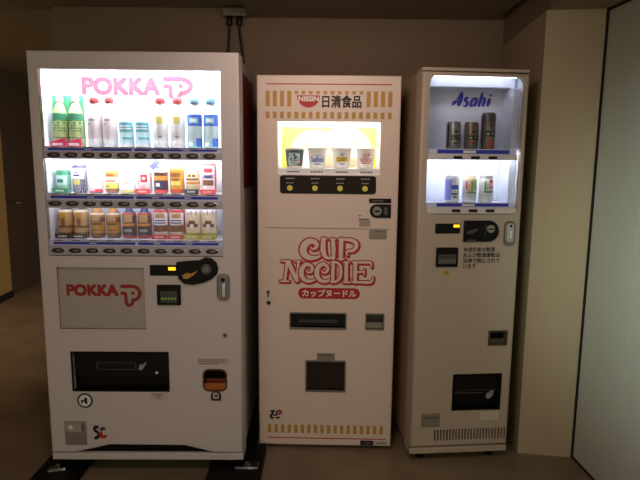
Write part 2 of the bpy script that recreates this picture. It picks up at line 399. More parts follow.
# coin mechanism
cu = lambda x, y: (.602 + (x - 177) * .0044, .948 - (y - 260) * .00448)
b = A.mb(); b.prism([cu(*p) for p in reversed(((177, 262), (190, 260.5), (200, 260), (206, 257), (212, 258), (217, 262.5), (218.5, 268.5), (217, 274), (211, 279), (203, 282.5), (193, 284.5), (185, 283.5), (179, 279), (177, 271)))], -.016, .001, BLACK, .006)
b.prism([cu(*p) for p in ((183, 274.5), (188, 272), (192, 273), (199, 269.5), (193.5, 275), (188, 278), (184, 278))], -.018, -.015, mat('ochre_print', (190, 130, 50), .4))
cm = b.build('coin_mechanism', A.root)
b = A.mb(); x, z = cu(207, 268.5); b.prism(ring(x, z, .023, 20), -.022, -.015, mat('grey_knob', (74, 70, 72), .35), .003); b.prism(ring(x, z, .012, 16), -.027, -.02, STEEL, .002); b.box(x - .002, x + .002, -.029, -.026, z - .009, z + .009, BLACK); b.build('return_lever', cm)
b = A.mb(); b.box(.483, .606, -.004, .001, .877, .925, BLACK, .002); pd = b.build('price_display', A.root); b = A.mb(); b.quad(.565, .597, .902, .916, -.004, LIT); b.build('lit_digits', pd, 'lit amber digits')
b = A.mb(); b.box(.512, .617, -.012, .001, .745, .837, BLACK, .004); b.quad(.528, .602, .757, .81, -.012, mat('reader_screen', (58, 54, 44), .3))
for k in range(5): b.quad(.532 + k * .014, .541 + k * .014, .771, .780, -.0125, LED)
b.build('card_reader', A.root)
b = A.mb(); b.prism(rrect(.778, .833, .770, .886, .02), -.014, .001, STEEL, .005); b.prism(rrect(.788, .823, .80, .876, .014), -.0165, -.012, mat('lock_grey', (120, 118, 126), .3, .8), .002)
b.prism(rrect(.800, .818, .785, .85, .006), -.024, -.014, CHROME, .003); b.prism(ring(.806, .863, .009, 14), -.021, -.014, BLACK, .001); b.build('lock_handle', A.root)
b = A.mb(); b.prism(ring(.809, .606, .010, 16), -.005, .001, STEEL, .002); b.box(.806, .812, -.0058, -.004, .602, .61, BLACK); b.build('keyhole', A.root)
b = A.mb(); b.prism(ring(.1665, .2925, .036, 28), -.0012, 0, GREEN); b.prism(ring(.1665, .2925, .027, 28), -.0018, -.001, WHITE)
b.stroke([(.172, .307, .006), (.170, .292, .007), (.174, .276, .004)], -.0022, BLACKP); b.stroke([(.170, .298, .003), (.156, .288, .003)], -.0022, BLACKP); b.stroke([(.153, .296, .005), (.153, .278, .004)], -.0022, GREEN); b.build('recycling_sticker', A.root, 'round green sticker')
b = A.mb(); b.quad(.468, .543, .294, .334, 0, STICK)
for k in range(3): b.quad(.475 + .01 * k, .52 - .006 * k, .322 - k * .009, .325 - k * .009, -.0006, INK)
b.build('sticker', A.root)
b = A.mb(); b.quad(.682, .826, .466, .498, 0, STICK)
for k, q in enumerate((.135, .12, .09)): b.quad(.686, .686 + q, .488 - k * .009, .491 - k * .009, -.0006, INK)
b.build('notice', A.root)
b = A.mb(); b.stroke([(.745, .333, .005), (.752, .337, .004), (.772, .336, .004), (.780, .328, .005), (.782, .302, .006)], -.0008, BLACKP); b.stroke([(.746, .33, .005), (.744, .302, .005)], -.0008, BLACKP)
b.stroke([(.742, .299, .005), (.785, .299, .005)], -.001, BLACKP); b.prism(ring(.764, .318, .008, 10), -.001, 0, INK); b.build('coin_symbol', A.root)
b = A.mb(); b.box(.067, .166, -.003, .001, .076, .192, GREY, .0015); b.quad(.072, .161, .14, .187, -.003, mat('plate_light', (166, 160, 150), .5)); b.prism(rrect(.145, .158, .145, .183, .005), -.005, -.003, STEEL, .001); b.prism(ring(.095, .163, .010, 12), -.0045, -.003, WHITE); b.build('label_plate', A.root)
b = A.mb(); b.stroke([(.222, .162, .007), (.208, .164, .008), (.203, .150, .007), (.216, .138, .007), (.222, .124, .008), (.208, .110, .008), (.200, .112, .006)], -.0008, BLACKP)
b.stroke([(.252, .152, .007), (.240, .158, .007), (.230, .146, .008)], -.001, mat('purple_print', (96, 40, 110), .5)); b.stroke([(.230, .14, .008), (.232, .120, .008), (.246, .116, .007), (.254, .124, .006)], -.001, RED); b.build('maker_emblem', A.root)

# ================================================================ machine 2: instant noodles
N = Machine('white instant noodle vending machine with red lettering, between two drinks machines', -.3012, 2.6231, -.0174, .6712, .72, .0198)
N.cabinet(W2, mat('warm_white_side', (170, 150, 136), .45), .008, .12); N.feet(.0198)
WIN2 = rrect(.097, .581, 1.372, 1.62); FORK = rrect(.157, .433, .621, .697, .006); SMALL = rrect(.531, .618, .617, .696); PORT2 = rrect(.238, .433, .296, .451, .006)
b = N.mb(); b.plate(rrect(0, .6712, .0, 1.83), [WIN2, FORK, SMALL, PORT2], 0, .03, W2, .009); b.build('front_door', N.root)
b = N.mb(); b.quad(.044, .628, 1.7865, 1.7915, 0, RED); b.build('red_line', N.root); b = N.mb(); b.quad(.044, .645, .0375, .0425, 0, RED); b.build('red_line', N.root)
b = N.mb()
for k in range(18):
    u = .042 + k * .0335
    if k < 4 or k > 13: b.quad(u, u + .0185, 1.687, 1.758, 0, TAN)
    else: b.quad(u, u + .0175, 1.744, 1.758, 0, TAN)
    b.quad(u, u + .0175, 1.633, 1.663, 0, TAN)
b.build('tan_bars', N.root)
b = N.mb()
for k in range(18): b.quad(.046 + k * .0333, .063 + k * .0333, .067, .111, 0, TAN)
b.build('tan_bars', N.root)
# maker emblem: red half disc with name, and the company name in black
b = N.mb(); L = [(.188, .0), (.295, .0)]
hd = [(.2415 + .0535 * math.cos(math.pi + math.pi * k / 24), 1.738 - .055 * math.sin(math.pi * k / 24)) for k in range(25)]
b.prism(hd, -.0014, 0, RED); b.text('NISSIN', .196, .288, 1.712, 1.733, -.0018, WHITE, .001); b.build('maker_emblem', N.root, 'red half round emblem')
b = N.mb(); b.text('日清食品', .306, .487, 1.684, 1.739, -.0008, BLACKP, .0015); b.build('lettering', N.root)
# display case
YB = mat('yellow_backdrop', (240, 230, 96), .6, vary=.06, scale=9)
b = N.mb(); b.pocket(rrect(.085, .593, 1.36, 1.655), .0305, .19, LINER, YB); case2 = b.build('display_case', N.root)
b = N.mb(); tuber(b, .10, .58, .046, 1.640, .010, T2); b.build('lamp_tube', case2)
BOWL = mat('bowl_picture', (246, 242, 230), .6, vary=.05, scale=30); BOWL2 = mat('bowl_picture_shade', (196, 176, 150), .6, vary=.25, scale=40)
b = N.mb()
for cx, cz, rx, rz in ((.262, 1.44, .13, .150), (.415, 1.45, .15, .158)):  # noodle pictures, drawn large and white to carry the window's washed-out glare
    b.prism([(cx + rx * math.cos(2 * math.pi * k / 32), cz + rz * math.sin(2 * math.pi * k / 32)) for k in range(32)], .1878, .1895, BOWL)
b.plate(rrect(.086, .592, 1.361, 1.654), [rrect(.100, .578, 1.366, 1.604)], .1885, .1896, LINER)  # white border painted on for the glow along the window's edges
for cx, cz, r in ((.33, 1.44, .035), (.46, 1.43, .03), (.52, 1.42, .04), (.23, 1.52, .02), (.30, 1.56, .018), (.47, 1.53, .025)):
    b.prism(ring(cx, cz, r, 14, .8), .187, .1885, BOWL2)
b.build('backdrop_picture', case2, 'yellow backdrop with pale noodle pictures and painted white glow border')
b = N.mb(); b.box(.097, .581, .012, .18, 1.372, 1.401, LINER)
for u in (.172, .283, .402, .518):
    for k in range(5): b.quad(u - .03 + k * .012, u - .021 + k * .012, 1.382, 1.389, .012, INK)
b.build('cup_shelf', case2)
b = N.mb(); b.box(.098, .580, .006, .0085, 1.402, 1.619, GLASS); b.build('glass_pane', N.root)
# selection panel
b = N.mb(); b.prism(rrect(.108, .564, 1.283, 1.369, .014), -.006, .001, mat('dark_brown_panel', (34, 22, 18), .35, spec=.15), .003)
for u in (.156, .275, .394, .512):
    for k in range(4): b.quad(u - .02 + k * .011, u - .012 + k * .011, 1.351, 1.357, -.006, mat('cream_ink', (170, 160, 140), .6))
    for k in range(3): b.quad(u - .016 + k * .012, u - .008 + k * .012, 1.331, 1.336, -.006, MATS['cream_ink'])
sp = b.build('selection_panel', N.root)
YB2 = mat('yellow_button', (206, 190, 70), .35, emit=.12)
for u in (.156, .275, .394, .512):
    b = N.mb(); b.prism(ring(u, 1.309, .0135, 20), -.012, -.005, YB2, .003); b.build('button', sp)
# coin parts
b = N.mb(); b.box(.533, .638, -.006, .001, 1.242, 1.263, BLACK, .002); b.quad(.548, .6, 1.2485, 1.2565, -.006, mat('slot_grey', (80, 66, 62), .4)); b.build('note_slot', N.root)
b = N.mb(); L = [(.638, 1.171), (.638, 1.236), (.570, 1.236)] + [(.570 + .0325 * math.cos(math.radians(90 + 180 * k / 12)), 1.2035 + .0325 * math.sin(math.radians(90 + 180 * k / 12))) for k in range(1, 12)] + [(.570, 1.171)]
b.prism(L, -.008, .001, BLACK, .003); b.quad(.605, .622, 1.185, 1.222, -.008, mat('slot_plate', (70, 70, 62), .4)); cs = b.build('coin_slot', N.root)
b = N.mb(); b.prism(ring(.572, 1.204, .023, 20), -.016, -.007, STEEL, .003); b.box(.56, .584, -.0175, -.015, 1.199, 1.208, BLACK); b.build('return_knob', cs)
b = N.mb(); b.quad(.036, .636, 1.1155, 1.118, 0, INK, .0008); b.build('door_seam', N.root)
b = N.mb(); b.box(.537, .622, -.002, .001, 1.067, 1.113, GREY, .001); b.quad(.56, .60, 1.104, 1.108, -.002, INK); b.build('label_plate', N.root)
b = N.mb(); b.quad(.488, .542, 1.128, 1.158, 0, mat('grey_sticker', (170, 154, 142), .6)); b.quad(.486, .536, 1.160, 1.166, 0, INK); b.quad(.482, .498, 1.178, 1.182, 0, INK); b.build('sticker', N.root)
# big red outlined lettering, letter over letter
LW = mat('lettering_white', (226, 205, 190), .45)
X = lambda x: .103 + (x - 50) * .000874
Z = lambda y: 1.109 - y * .000876
G = [
 [[(226, 96, 5), (236, 106, 7), (252, 100, 11), (260, 82, 14), (245, 66, 16), (216, 64, 20), (192, 86, 23), (184, 115, 23), (196, 143, 20), (226, 156, 16), (262, 152, 10), (285, 140, 5)]],
 [[(296, 50, 13), (294, 90, 16), (296, 122, 17), (308, 148, 13), (330, 156, 9), (352, 146, 8)], [(347, 52, 12), (352, 100, 13), (352, 158, 11)], [(283, 50, 5), (312, 50, 5)], [(332, 50, 5), (362, 50, 5)]],
 [[(394, 52, 14), (393, 100, 15), (393, 160, 13)], [(380, 52, 6), (436, 52, 11), (472, 66, 13), (477, 92, 12), (458, 112, 10), (430, 116, 9), (424, 128, 7), (430, 140, 5)], [(374, 160, 5), (412, 160, 5)]],
 [[(94, 180, 10), (90, 230, 9), (82, 286, 9)], [(62, 176, 5), (112, 176, 7)], [(56, 290, 6), (104, 290, 6)], [(104, 182, 13), (126, 235, 15), (150, 284, 13)], [(158, 178, 8), (154, 230, 8), (150, 288, 8)], [(138, 176, 5), (170, 176, 5)]],
 [[(205, 226, 5), (210, 238, 6), (226, 236, 8), (236, 222, 10), (230, 202, 10), (206, 192, 12), (182, 210, 15), (174, 242, 16), (186, 274, 14), (216, 288, 11), (250, 280, 6)]],
 [[(288, 226, 5), (294, 238, 6), (312, 236, 8), (322, 220, 10), (316, 200, 10), (292, 190, 12), (268, 210, 15), (260, 242, 16), (272, 274, 14), (300, 288, 11), (330, 282, 8)]],
 [[(352, 180, 10), (350, 232, 11), (350, 290, 10)], [(340, 178, 6), (372, 180, 8), (392, 204, 9), (394, 240, 10), (386, 272, 9), (366, 288, 8), (340, 290, 6)]],
 [[(424, 180, 11), (424, 232, 12), (424, 288, 11)], [(408, 178, 5), (440, 178, 5)], [(410, 290, 7), (450, 290, 6), (456, 274, 5)]],
 [[(474, 180, 11), (474, 232, 12), (474, 290, 11)], [(460, 178, 6), (520, 178, 8), (556, 178, 8), (564, 204, 4)], [(480, 232, 7), (520, 232, 6)], [(524, 216, 4), (524, 248, 4)], [(460, 290, 6), (520, 290, 9), (562, 288, 9), (574, 262, 4)]],
]
b = N.mb(); y = -.0006; k_ = .000874
for gl in G:
    for st in gl: b.stroke([(X(x), Z(zz), h * k_) for x, zz, h in st], y, RED, extra=6.5 * k_, dx=5 * k_, dz=-5 * k_); y -= 4e-6
for gl in G:
    y -= .00008
    for st in gl: b.stroke([(X(x), Z(zz), h * k_) for x, zz, h in st], y, RED, extra=4.2 * k_)
    y -= .00008
    for st in gl: b.stroke([(X(x), Z(zz), max(h * .86 - .6, 2) * k_) for x, zz, h in st], y, LW, extra=.01 * k_); y -= 6e-6
b.build('product_lettering', N.root, 'large red outlined lettering')
b = N.mb(); b.prism(rrect(.197, .499, .770, .824, .026), -.0012, 0, RED); b.text('カップヌードル', .218, .480, .780, .815, -.0016, WHITE, .0008); b.build('red_name_bar', N.root)
b = N.mb(); b.prism(ring(.050, .80, .009, 14), -.004, .001, STEEL, .001); b.box(.047, .053, -.005, .0, .775, .806, BLACK); b.prism(ring(.052, .746, .0105, 14), -.006, .001, mat('dark_lock', (60, 50, 46), .4, .5), .002); b.build('lock', N.root)
# openings
b = N.mb(); b.pocket(FORK, .001, .06, DARK); b.plate(rrect(.154, .436, .612, .700, .006), [inset(FORK, .003)], -.003, .001, STEEL, .001); b.box(.16, .43, .012, .016, .628, .69, SMOKE); b.box(.2, .39, .0105, .012, .645, .66, mat('smoke_relief', (52, 46, 46), .4)); b.build('fork_slot', N.root)
b = N.mb(); b.pocket(SMALL, .001, .05, mat('grey_recess', (92, 76, 70), .5)); b.plate(rrect(.527, .622, .612, .70), [rrect(.533, .616, .619, .694)], -.002, .001, GREY, .001); b.box(.535, .614, .01, .02, .62, .65, GREY); b.build('coin_return', N.root)
b = N.mb(); b.box(.291, .381, -.002, .001, .456, .492, GREY, .001); b.quad(.30, .37, .478, .484, -.002, INK); b.build('label_plate', N.root)
b = N.mb(); b.pocket(PORT2, .001, .14, DARK); b.plate(rrect(.234, .437, .288, .455, .006), [inset(PORT2, .004)], -.003, .001, STEEL, .001); b.box(.242, .429, .010, .016, .300, .447, mat('smoked_brown_flap', (50, 38, 33), .3, spec=.15), .002); b.box(.29, .2925, .0095, .0105, .31, .43, BLACK); b.build('dispensing_port', N.root)
b = N.mb(); b.stroke([(.060, .182, .005), (.082, .184, .005)], -.0008, BLACKP); b.stroke([(.072, .184, .006), (.068, .160, .006)], -.0008, BLACKP); b.stroke([(.068, .165, .005), (.060, .158, .006), (.064, .147, .006), (.076, .146, .005)], -.0008, BLACKP); b.stroke([(.076, .160, .005), (.094, .162, .004)], -.0008, BLACKP); b.stroke([(.084, .147, .005), (.108, .148, .005)], -.0008, BLACKP)
b.stroke([(.090, .160, .005), (.092, .184, .005)], -.0008, BLUE); b.stroke([(.092, .184, .005), (.108, .184, .006), (.112, .173, .006), (.098, .168, .005)], -.001, RED); b.build('association_emblem', N.root)
b = N.mb(); b.quad(.516, .583, .006, .032, -.0003, BLACKP); b.quad(.588, .655, .006, .032, -.0003, STICK); b.quad(.535, .57, .015, .023, -.001, INK); b.quad(.60, .645, .017, .022, -.001, INK); b.build('rating_label', N.root)

# ================================================================ machine 3: beer
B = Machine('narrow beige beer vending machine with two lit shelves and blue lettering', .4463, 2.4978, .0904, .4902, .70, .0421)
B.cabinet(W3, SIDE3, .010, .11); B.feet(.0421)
WIN3 = rrect(.034, .470, 1.178, 1.797, .035, 6); PORT3 = rrect(.204, .439, .226, .403); RET3 = rrect(.370, .453, .553, .616)
slots = [rrect(.1195 + k * .0152, .1195 + k * .0152 + .0086, .068, .125) for k in range(24)]
b = B.mb(); b.plate(rrect(0, .4902, .037, 1.812), [WIN3, PORT3, RET3] + slots, 0, .03, W3, .012); b.build('front_door', B.root)
b = B.mb(); b.box(0, .4902, .003, .03, 0, .031, W3, .004); b.box(.10, .488, .031, .034, .05, .15, DARK); b.build('plinth', B.root)
b = B.mb(); b.box(0, .4902, .002, .11, 1.8155, 1.83, W3, .003); b.build('top_cover', B.root)
COOL = mat('cool_liner', (214, 218, 232), .45)
b = B.mb(); b.pocket(rrect(.026, .478, 1.16, 1.81), .0305, .185, COOL); case3 = b.build('display_case', B.root)
# shaped light housing inside the top and a slim side pillar
b = B.mb(); b.prism(rrect(.034, .470, 1.757, 1.808, .006), .10, .184, COOL, .006); b.build('lamp_housing', case3)
b = B.mb(); b.box(.444, .477, .06, .184, 1.215, 1.756, COOL, .004); b.build('side_post', case3)
b = B.mb(); tuber(b, .06, .45, .052, 1.803, .006, T3a); b.build('lamp_tube', case3)
b = B.mb(); tuber(b, .06, .43, .042, 1.443, .009, T3b); b.build('lamp_tube', case3)
# brand name: brush letters
ax = lambda x: .196 + (x - 48) / 6.857 * .00505
az = lambda y: 1.748 - (y - 66) / 6.857 * .00475
b = B.mb(); yy = .1838
for st in ([(52, 158, 4), (62, 140, 9), (72, 134, 8), (66, 150, 4)], [(62, 142, 5), (84, 112, 3), (108, 72, 4), (116, 64, 2)], [(116, 66, 5), (108, 100, 12), (98, 140, 12), (92, 162, 7)], [(70, 134, 4), (100, 132, 4)],
           [(160, 108, 3), (146, 106, 7), (136, 120, 8), (150, 134, 8), (150, 152, 8), (136, 162, 6), (124, 158, 3)],
           [(214, 108, 4), (196, 108, 6), (180, 130, 8), (174, 152, 8), (184, 160, 5), (204, 138, 4)], [(218, 104, 6), (208, 135, 9), (202, 162, 6)],
           [(252, 66, 4), (246, 95, 9), (234, 140, 9), (228, 164, 5)], [(236, 130, 3), (256, 108, 5), (268, 112, 8), (262, 140, 9), (256, 162, 6)],
           [(302, 104, 6), (296, 130, 10), (288, 162, 6)], [(312, 78, 4), (306, 86, 7), (302, 92, 4)]):
    b.stroke([(ax(x), az(y), h * .00092) for x, y, h in st], yy, BLUE); yy -= 2e-5
b.build('brand_lettering', case3, 'blue brush lettering')
def shelf3(z0, z1, zp0, zp1, u0, u1, pu0, pu1, btn, zb_):
    b = B.mb(); b.box(u0, u1, .002, .030, z0, zp0 + .002, mat('shelf_white', (214, 208, 206), .4), .004); b.box(u0, u1, .02, .18, zp1 - .012, zp1 - .006, COOL)
    sh = b.build('display_shelf', case3)
    b = B.mb(); b.box(u0, u1 - .005, .014, .019, zp0, zp1, STRIP, .001); b.quad(pu0, pu1, zp0 + .006, zp1 - .004, .014, BLUE)
    b.quad(pu0 + .12, pu0 + .18, zp0 + .009, zp1 - .008, .0132, WHITE); b.build('price_strip', sh)
    for u in btn:
        b = B.mb(); b.prism(rrect(u - .021, u + .021, zb_ - .007, zb_ + .006, .005), -.003, .004, OVAL, .002); b.build('button', sh)
shelf3(1.427, 1.476, 1.449, 1.476, .036, .456, .083, .422, (.175, .257, .339), 1.4375)
shelf3(1.180, 1.232, 1.207, 1.232, .040, .466, .089, .432, (.178, .258, .339), 1.1955)
for z0, z1 in ((1.477, 1.79), (1.233, 1.426)):
    b = B.mb(); b.box(.038, .466, .022, .0245, z0, z1 - .001, GLASS); b.build('glass_pane', B.root)
b = B.mb(); b.box(.083, .200, -.004, .001, 1.090, 1.136, BLACK, .002); pd = b.build('price_display', B.root); b = B.mb(); b.quad(.168, .196, 1.119, 1.131, -.004, LIT); b.build('lit_digits', pd, 'lit amber digits')
b = B.mb(); L = [(.217, 1.052), (.330, 1.052)] + [(.336 + .047 * math.cos(math.radians(-90 + 180 * k / 14)), 1.101 + .049 * math.sin(math.radians(-90 + 180 * k / 14))) for k in range(15)] + [(.217, 1.150)]
b.prism(L, -.014, .001, BLACK, .005); b.prism([(.228, 1.10), (.25, 1.108), (.285, 1.116), (.27, 1.098), (.245, 1.088), (.228, 1.09)], -.016, -.013, mat('dark_grey_relief', (66, 62, 58), .4)); b.quad(.232, .275, 1.057, 1.062, -.014, INK)
for k in range(4): b.quad(.314, .318, 1.075 + k * .016, 1.083 + k * .016, -.014, INK)
cm3 = b.build('coin_mechanism', B.root)
b = B.mb(); b.prism(ring(.340, 1.113, .019, 20), -.022, -.013, mat('pale_knob', (150, 146, 140), .3, .5), .003); b.box(.326, .354, -.0235, -.021, 1.11, 1.116, BLACK); b.build('return_lever', cm3)
b = B.mb(); b.prism(rrect(.411, .462, 1.032, 1.147, .02), -.012, .001, STEEL, .005); b.prism(rrect(.420, .453, 1.05, 1.138, .012), -.015, -.01, mat('pale_steel', (190, 188, 186), .35, .6), .002); b.prism(rrect(.432, .444, 1.062, 1.11, .005), -.021, -.012, CHROME, .003); b.prism(ring(.438, 1.126, .006, 12), -.017, -.012, BLACK); b.build('lock_handle', B.root)
b = B.mb(); b.box(.091, .194, -.012, .001, .934, 1.025, BLACK, .004); b.quad(.101, .183, .95, .993, -.012, mat('reader_glass', (92, 88, 82), .3)); b.quad(.103, .181, .974, .99, -.0126, mat('reader_dark', (60, 56, 52), .4)); b.build('card_reader', B.root)
b = B.mb(); b.prism([(.126, .893), (.164, .893), (.145, .922)], -.001, 0, mat('warning_yellow', (190, 160, 24), .5)); b.prism([(.142, .899), (.148, .899), (.146, .912), (.144, .912)], -.0014, -.0008, BLACKP); b.build('warning_sticker', B.root, 'yellow triangle sticker')
b = B.mb()
for k, (t, x1) in enumerate((('未成年者の飲酒', .372), ('および飲酒運転は', .398), ('法律で禁止されて', .398), ('います', .286))): b.text(t, .222, x1, 1.004 - k * .0262, 1.025 - k * .0262, -.0006, BLACKP, .0006)
b.build('notice_lettering', B.root)
b = B.mb(); b.pocket(RET3, .001, .05, DARK); b.plate(rrect(.364, .459, .547, .622), [inset(RET3, .003)], -.004, .001, mat('brown_bezel', (70, 58, 48), .4), .001); b.box(.374, .449, .0, .012, .555, .58, MATS['brown_bezel'], .002); b.build('coin_return_cup', B.root)
b = B.mb(); b.pocket(PORT3, .001, .14, DARK); b.plate(inset(PORT3, -.004), [inset(PORT3, .004)], -.003, .001, BLACK, .001); p3 = b.build('dispensing_port', B.root)
b = B.mb(); b.box(.208, .435, .014, .02, .322, .399, SMOKE, .002); b.box(.208, .435, .045, .052, .23, .32, SMOKE); b.box(.208, .435, .02, .05, .312, .318, mat('smoke_relief', (52, 46, 46), .4))
b.prism([(.388, .262), (.405, .258), (.422, .275), (.428, .305), (.412, .308), (.402, .290), (.39, .288)], .042, .045, mat('hand_mark', (170, 168, 160), .5)); b.quad(.225, .37, .288, .293, .045, INK); b.build('flap', p3)
b = B.mb(); b.quad(.346, .438, .169, .212, 0, mat('paper_sticker', (205, 196, 178), .6))
for k in range(3): b.quad(.355, .42 - k * .012, .20 - k * .01, .2025 - k * .01, -.0006, STICK)
b.build('sticker', B.root)
b = B.mb(); b.box(.052, .145, -.003, .001, .142, .210, GREY, .0015); b.quad(.06, .137, .186, .196, -.003, mat('plate_dark', (104, 96, 84), .5)); b.build('label_plate', B.root)

# ================================================================ goods in the lit cases
def col(n, rgb, rough=.4): return mat(n, rgb, rough, coat=.15)
def canprof(r, h, cuts):
    """can profile; cuts = [(fraction, material), ...] lower edge of every colour band"""
    pr = [(r * .84, 0), (r * .9, .003), (r, .010)]; ms = [STEEL, cuts[0][1]]
    for i, (fr, mm) in enumerate(cuts):
        hi = cuts[i + 1][0] if i + 1 < len(cuts) else 1
        z = min(h * hi, h - .013)
        if z > pr[-1][1]: pr.append((r, z)); ms.append(mm)
    pr += [(r * .86, h - .003), (r * .86, h), (r * .80, h), (r * .78, h - .004)]; ms += [cuts[-1][1], STEEL, STEEL, STEEL]
    return pr, ms
def prints(o, patches, r, h, name='label_print'):
    sets = [[q] for q in patches] if len(patches) == 2 else [patches]
    for i, st in enumerate(sets):
        b = MB()
        for k, (z0, z1, a0, a1, mm) in enumerate(st): b.patch(r + .0002 * (k + i), z0 * h, z1 * h, a0, a1, mm)
        b.build('label_mark' if i else name, o)
def put(mach, u, d, z): return mach.world(u, d, z)
def can(mach, u, d, z, label, group, r, h, cuts, patches=(), tagc=None, cap=None, extra=None, name='drink_can', cat='can'):
    o = thing(name, label, cat, put(mach, u, d, z), mach.yaw, group)
    b = MB(); pr, ms = canprof(r, h, cuts); b.lathe(pr, ms); b.build('can_body', o)
    if patches:
        prints(o, patches, r + .0005, h)
    if tagc: basetag(o, r, tagc)
    if cap: b = MB(); b.lathe([(r * .80, h - .004), (r * .55, h + .006), (r * .5, h + .007), (r * .5, h + .022), (r * .44, h + .024)], cap); b.build('cap', o)
    if extra: extra(o)
    return o
def basetag(o, r, tagc, h=.021):
    b = MB(); b.box(-r - .002, r + .002, -r - .009, -r - .003, 0, h, tagc, .0015)
    for k in range(4): b.quad(-r * .6 + k * r * .3, -r * .6 + k * r * .3 + r * .2, h * .35, h * .62, -r - .009, WHITE)
    b.build('price_tag', o)
def bottle(mach, u, d, z, label, group, body, capm, band, h=.222, r=.032, patches=(), tagc=None, sleeve=None, capr=.0155, foot=()):
    o = thing('drink_bottle', label, 'bottle', put(mach, u, d, z), mach.yaw, group)
    pr = [(r * .8, 0), (r, .006), (r, h * .14), (r * .96, h * .16), (r, h * .18), (r, h * .62), (r * .95, h * .66), (r * .8, h * .74), (r * .55, h * .82), (r * .42, h * .87), (r * .42, h * .895)]
    b = MB(); b.lathe(pr, [body] * 4 + [band] + [body] * 5); b.build('bottle_body', o)
    b = MB(); b.lathe([(capr * .9, h * .868), (capr, h * .88), (capr * 1.02, h * .93), (capr * .96, h * .965), (capr * .8, h * .99), (capr * .5, h)], capm, n=20); b.build('cap', o)
    if patches:
        prints(o, patches, r + .0006, h)
    if foot: prints(o, foot, r + .0006, h, 'foot_print')
    if sleeve:
        b = MB(); b.box(-r - .0025, r + .0025, .004, .007, .002, h + .002, sleeve, .001); b.build('backing_card', o)
    if tagc:
        b = MB(); b.prism([(-r, 0), (r, 0), (r, .042), (-r, .022)], -r - .008, -r - .003, tagc, .001); b.quad(-r * .7, r * .7, .008, .018, -r - .008, WHITE); b.build('price_tag', o)
    return o

TOP = 'drinks on the top shelf of the widest machine'; MID = 'drinks on the middle shelf of the widest machine'; LOW = 'drinks on the bottom shelf of the widest machine'
G1 = col('tea_green', (72, 160, 118)); G2 = col('leaf_yellow', (196, 218, 146)); G3 = col('deep_green', (30, 110, 76)); CRIM = col('crimson_tag', (206, 30, 92))
PW = col('milk_white', (246, 244, 246)); PP = col('pale_pink', (248, 230, 236)); RC = col('red_cap', (196, 60, 66)); TEAL = col('teal_print', (92, 176, 194)); CY = col('pale_cyan', (206, 234, 240))
BC = col('grey_blue_cap', (96, 140, 158)); BB = col('bright_blue', (48, 92, 196)); YL = col('lemon', (226, 216, 110)); GT = col('grey_text', (150, 150, 156)); AQ = col('aqua_print', (140, 206, 212))
z1 = 1.4335
t = bottle(A, .084, .1, z1, 'green tea bottle with pink tag at far left of the top shelf', TOP, G2, PW, G1, sleeve=G1,
           patches=[(.2, .66, -80, 80, G2), (.52, .66, -80, 80, G1)] + [(z_ - .012, z_ + .012, a_ - 6, a_ + 6, G3) for z_ in (.32, .37, .42, .47, .52, .57, .62) for a_ in (-50, -32, -14, 8, 26, 46) if random.random() < .62], tagc=CRIM)
dup(t, put(A, .154, .1, z1), 'second green tea bottle with pink tag, beside the leftmost one')
t = bottle(A, .235, .1, z1, 'pale pinkish bottle with red cap beside the green tea bottles', TOP, PW, RC, PP, patches=[(.52, .55, -30, 20, GT), (.44, .47, -34, -16, GT)], capr=.020)
dup(t, put(A, .301, .1, z1), 'pale pinkish bottle with red cap, beside the left short teal-printed can')
t = can(A, .374, .1, z1, 'left of two short white cans with teal print on the top shelf', TOP, .032, .122, [(0, PW), (.12, CY)], [(.5, .92, -70, 70, CY), (.56, .9, -62, 62, TEAL), (.66, .7, -50, 50, PW), (.75, .79, -40, 45, PW), (.3, .38, -20, 60, TEAL)])
dup(t, put(A, .445, .1, z1), 'right of two short white cans with teal print on the top shelf')
t = bottle(A, .524, .1, z1, 'white bottle with red cap and faint yellow label, nearer the short cans', TOP, PW, RC, PW, patches=[(.48, .62, -25, 30, YL), (.2, .24, -10, 20, GT)], capr=.0215)
dup(t, put(A, .599, .1, z1), 'white bottle with red cap and faint yellow label, beside the blue-banded bottles')
t = bottle(A, .674, .1, z1, 'left of two pale blue bottles with blue bands and grey caps', TOP, CY, BC, CY, patches=[(.44, .66, -85, 85, BB), (.49, .60, -36, 36, AQ), (.52, .57, -22, 22, PW)], capr=.0215, foot=[(.02, .15, -85, 85, AQ), (.04, .13, -50, -5, PW), (.04, .2, 20, 85, BB)])
dup(t, put(A, .745, .1, z1), 'rightmost pale blue bottle with blue band and grey cap, top shelf')

z2 = 1.2335; d2 = .1
NAVY = col('navy', (44, 42, 92)); BRN = col('brown', (122, 66, 36)); DBR = col('dark_brown', (62, 34, 28)); ORG = col('orange', (226, 140, 60)); AMB = col('amber_can', (190, 132, 34)); CRM = col('cream', (232, 216, 178))
BLK = col('black_tag', (30, 26, 34)); RTG = col('red_tag', (206, 50, 60)); GTG = col('green_tag', (40, 130, 90)); MINT = col('mint', (150, 206, 176)); DRED = col('can_red', (186, 44, 44)); OLV = col('olive_tag', (186, 180, 50)); BEI = col('beige', (186, 148, 98))
def dots_mat():
    m = mat('dotted_label', (52, 46, 84), .45); nt = m.node_tree; bs = nt.nodes['Principled BSDF']
    tc = nt.nodes.new('ShaderNodeTexCoord'); v = nt.nodes.new('ShaderNodeTexVoronoi'); v.inputs['Scale'].default_value = 170; v.inputs['Randomness'].default_value = 0
    r = nt.nodes.new('ShaderNodeValToRGB'); r.color_ramp.elements[0].position = .34; r.color_ramp.elements[1].position = .42
    r.color_ramp.elements[0].color = (.85, .85, .9, 1); r.color_ramp.elements[1].color = (*s2l((46, 40, 84)), 1)
    nt.links.new(tc.outputs['Object'], v.inputs['Vector']); nt.links.new(v.outputs['Distance'], r.inputs[0]); nt.links.new(r.outputs[0], bs.inputs['Base Color']); return m
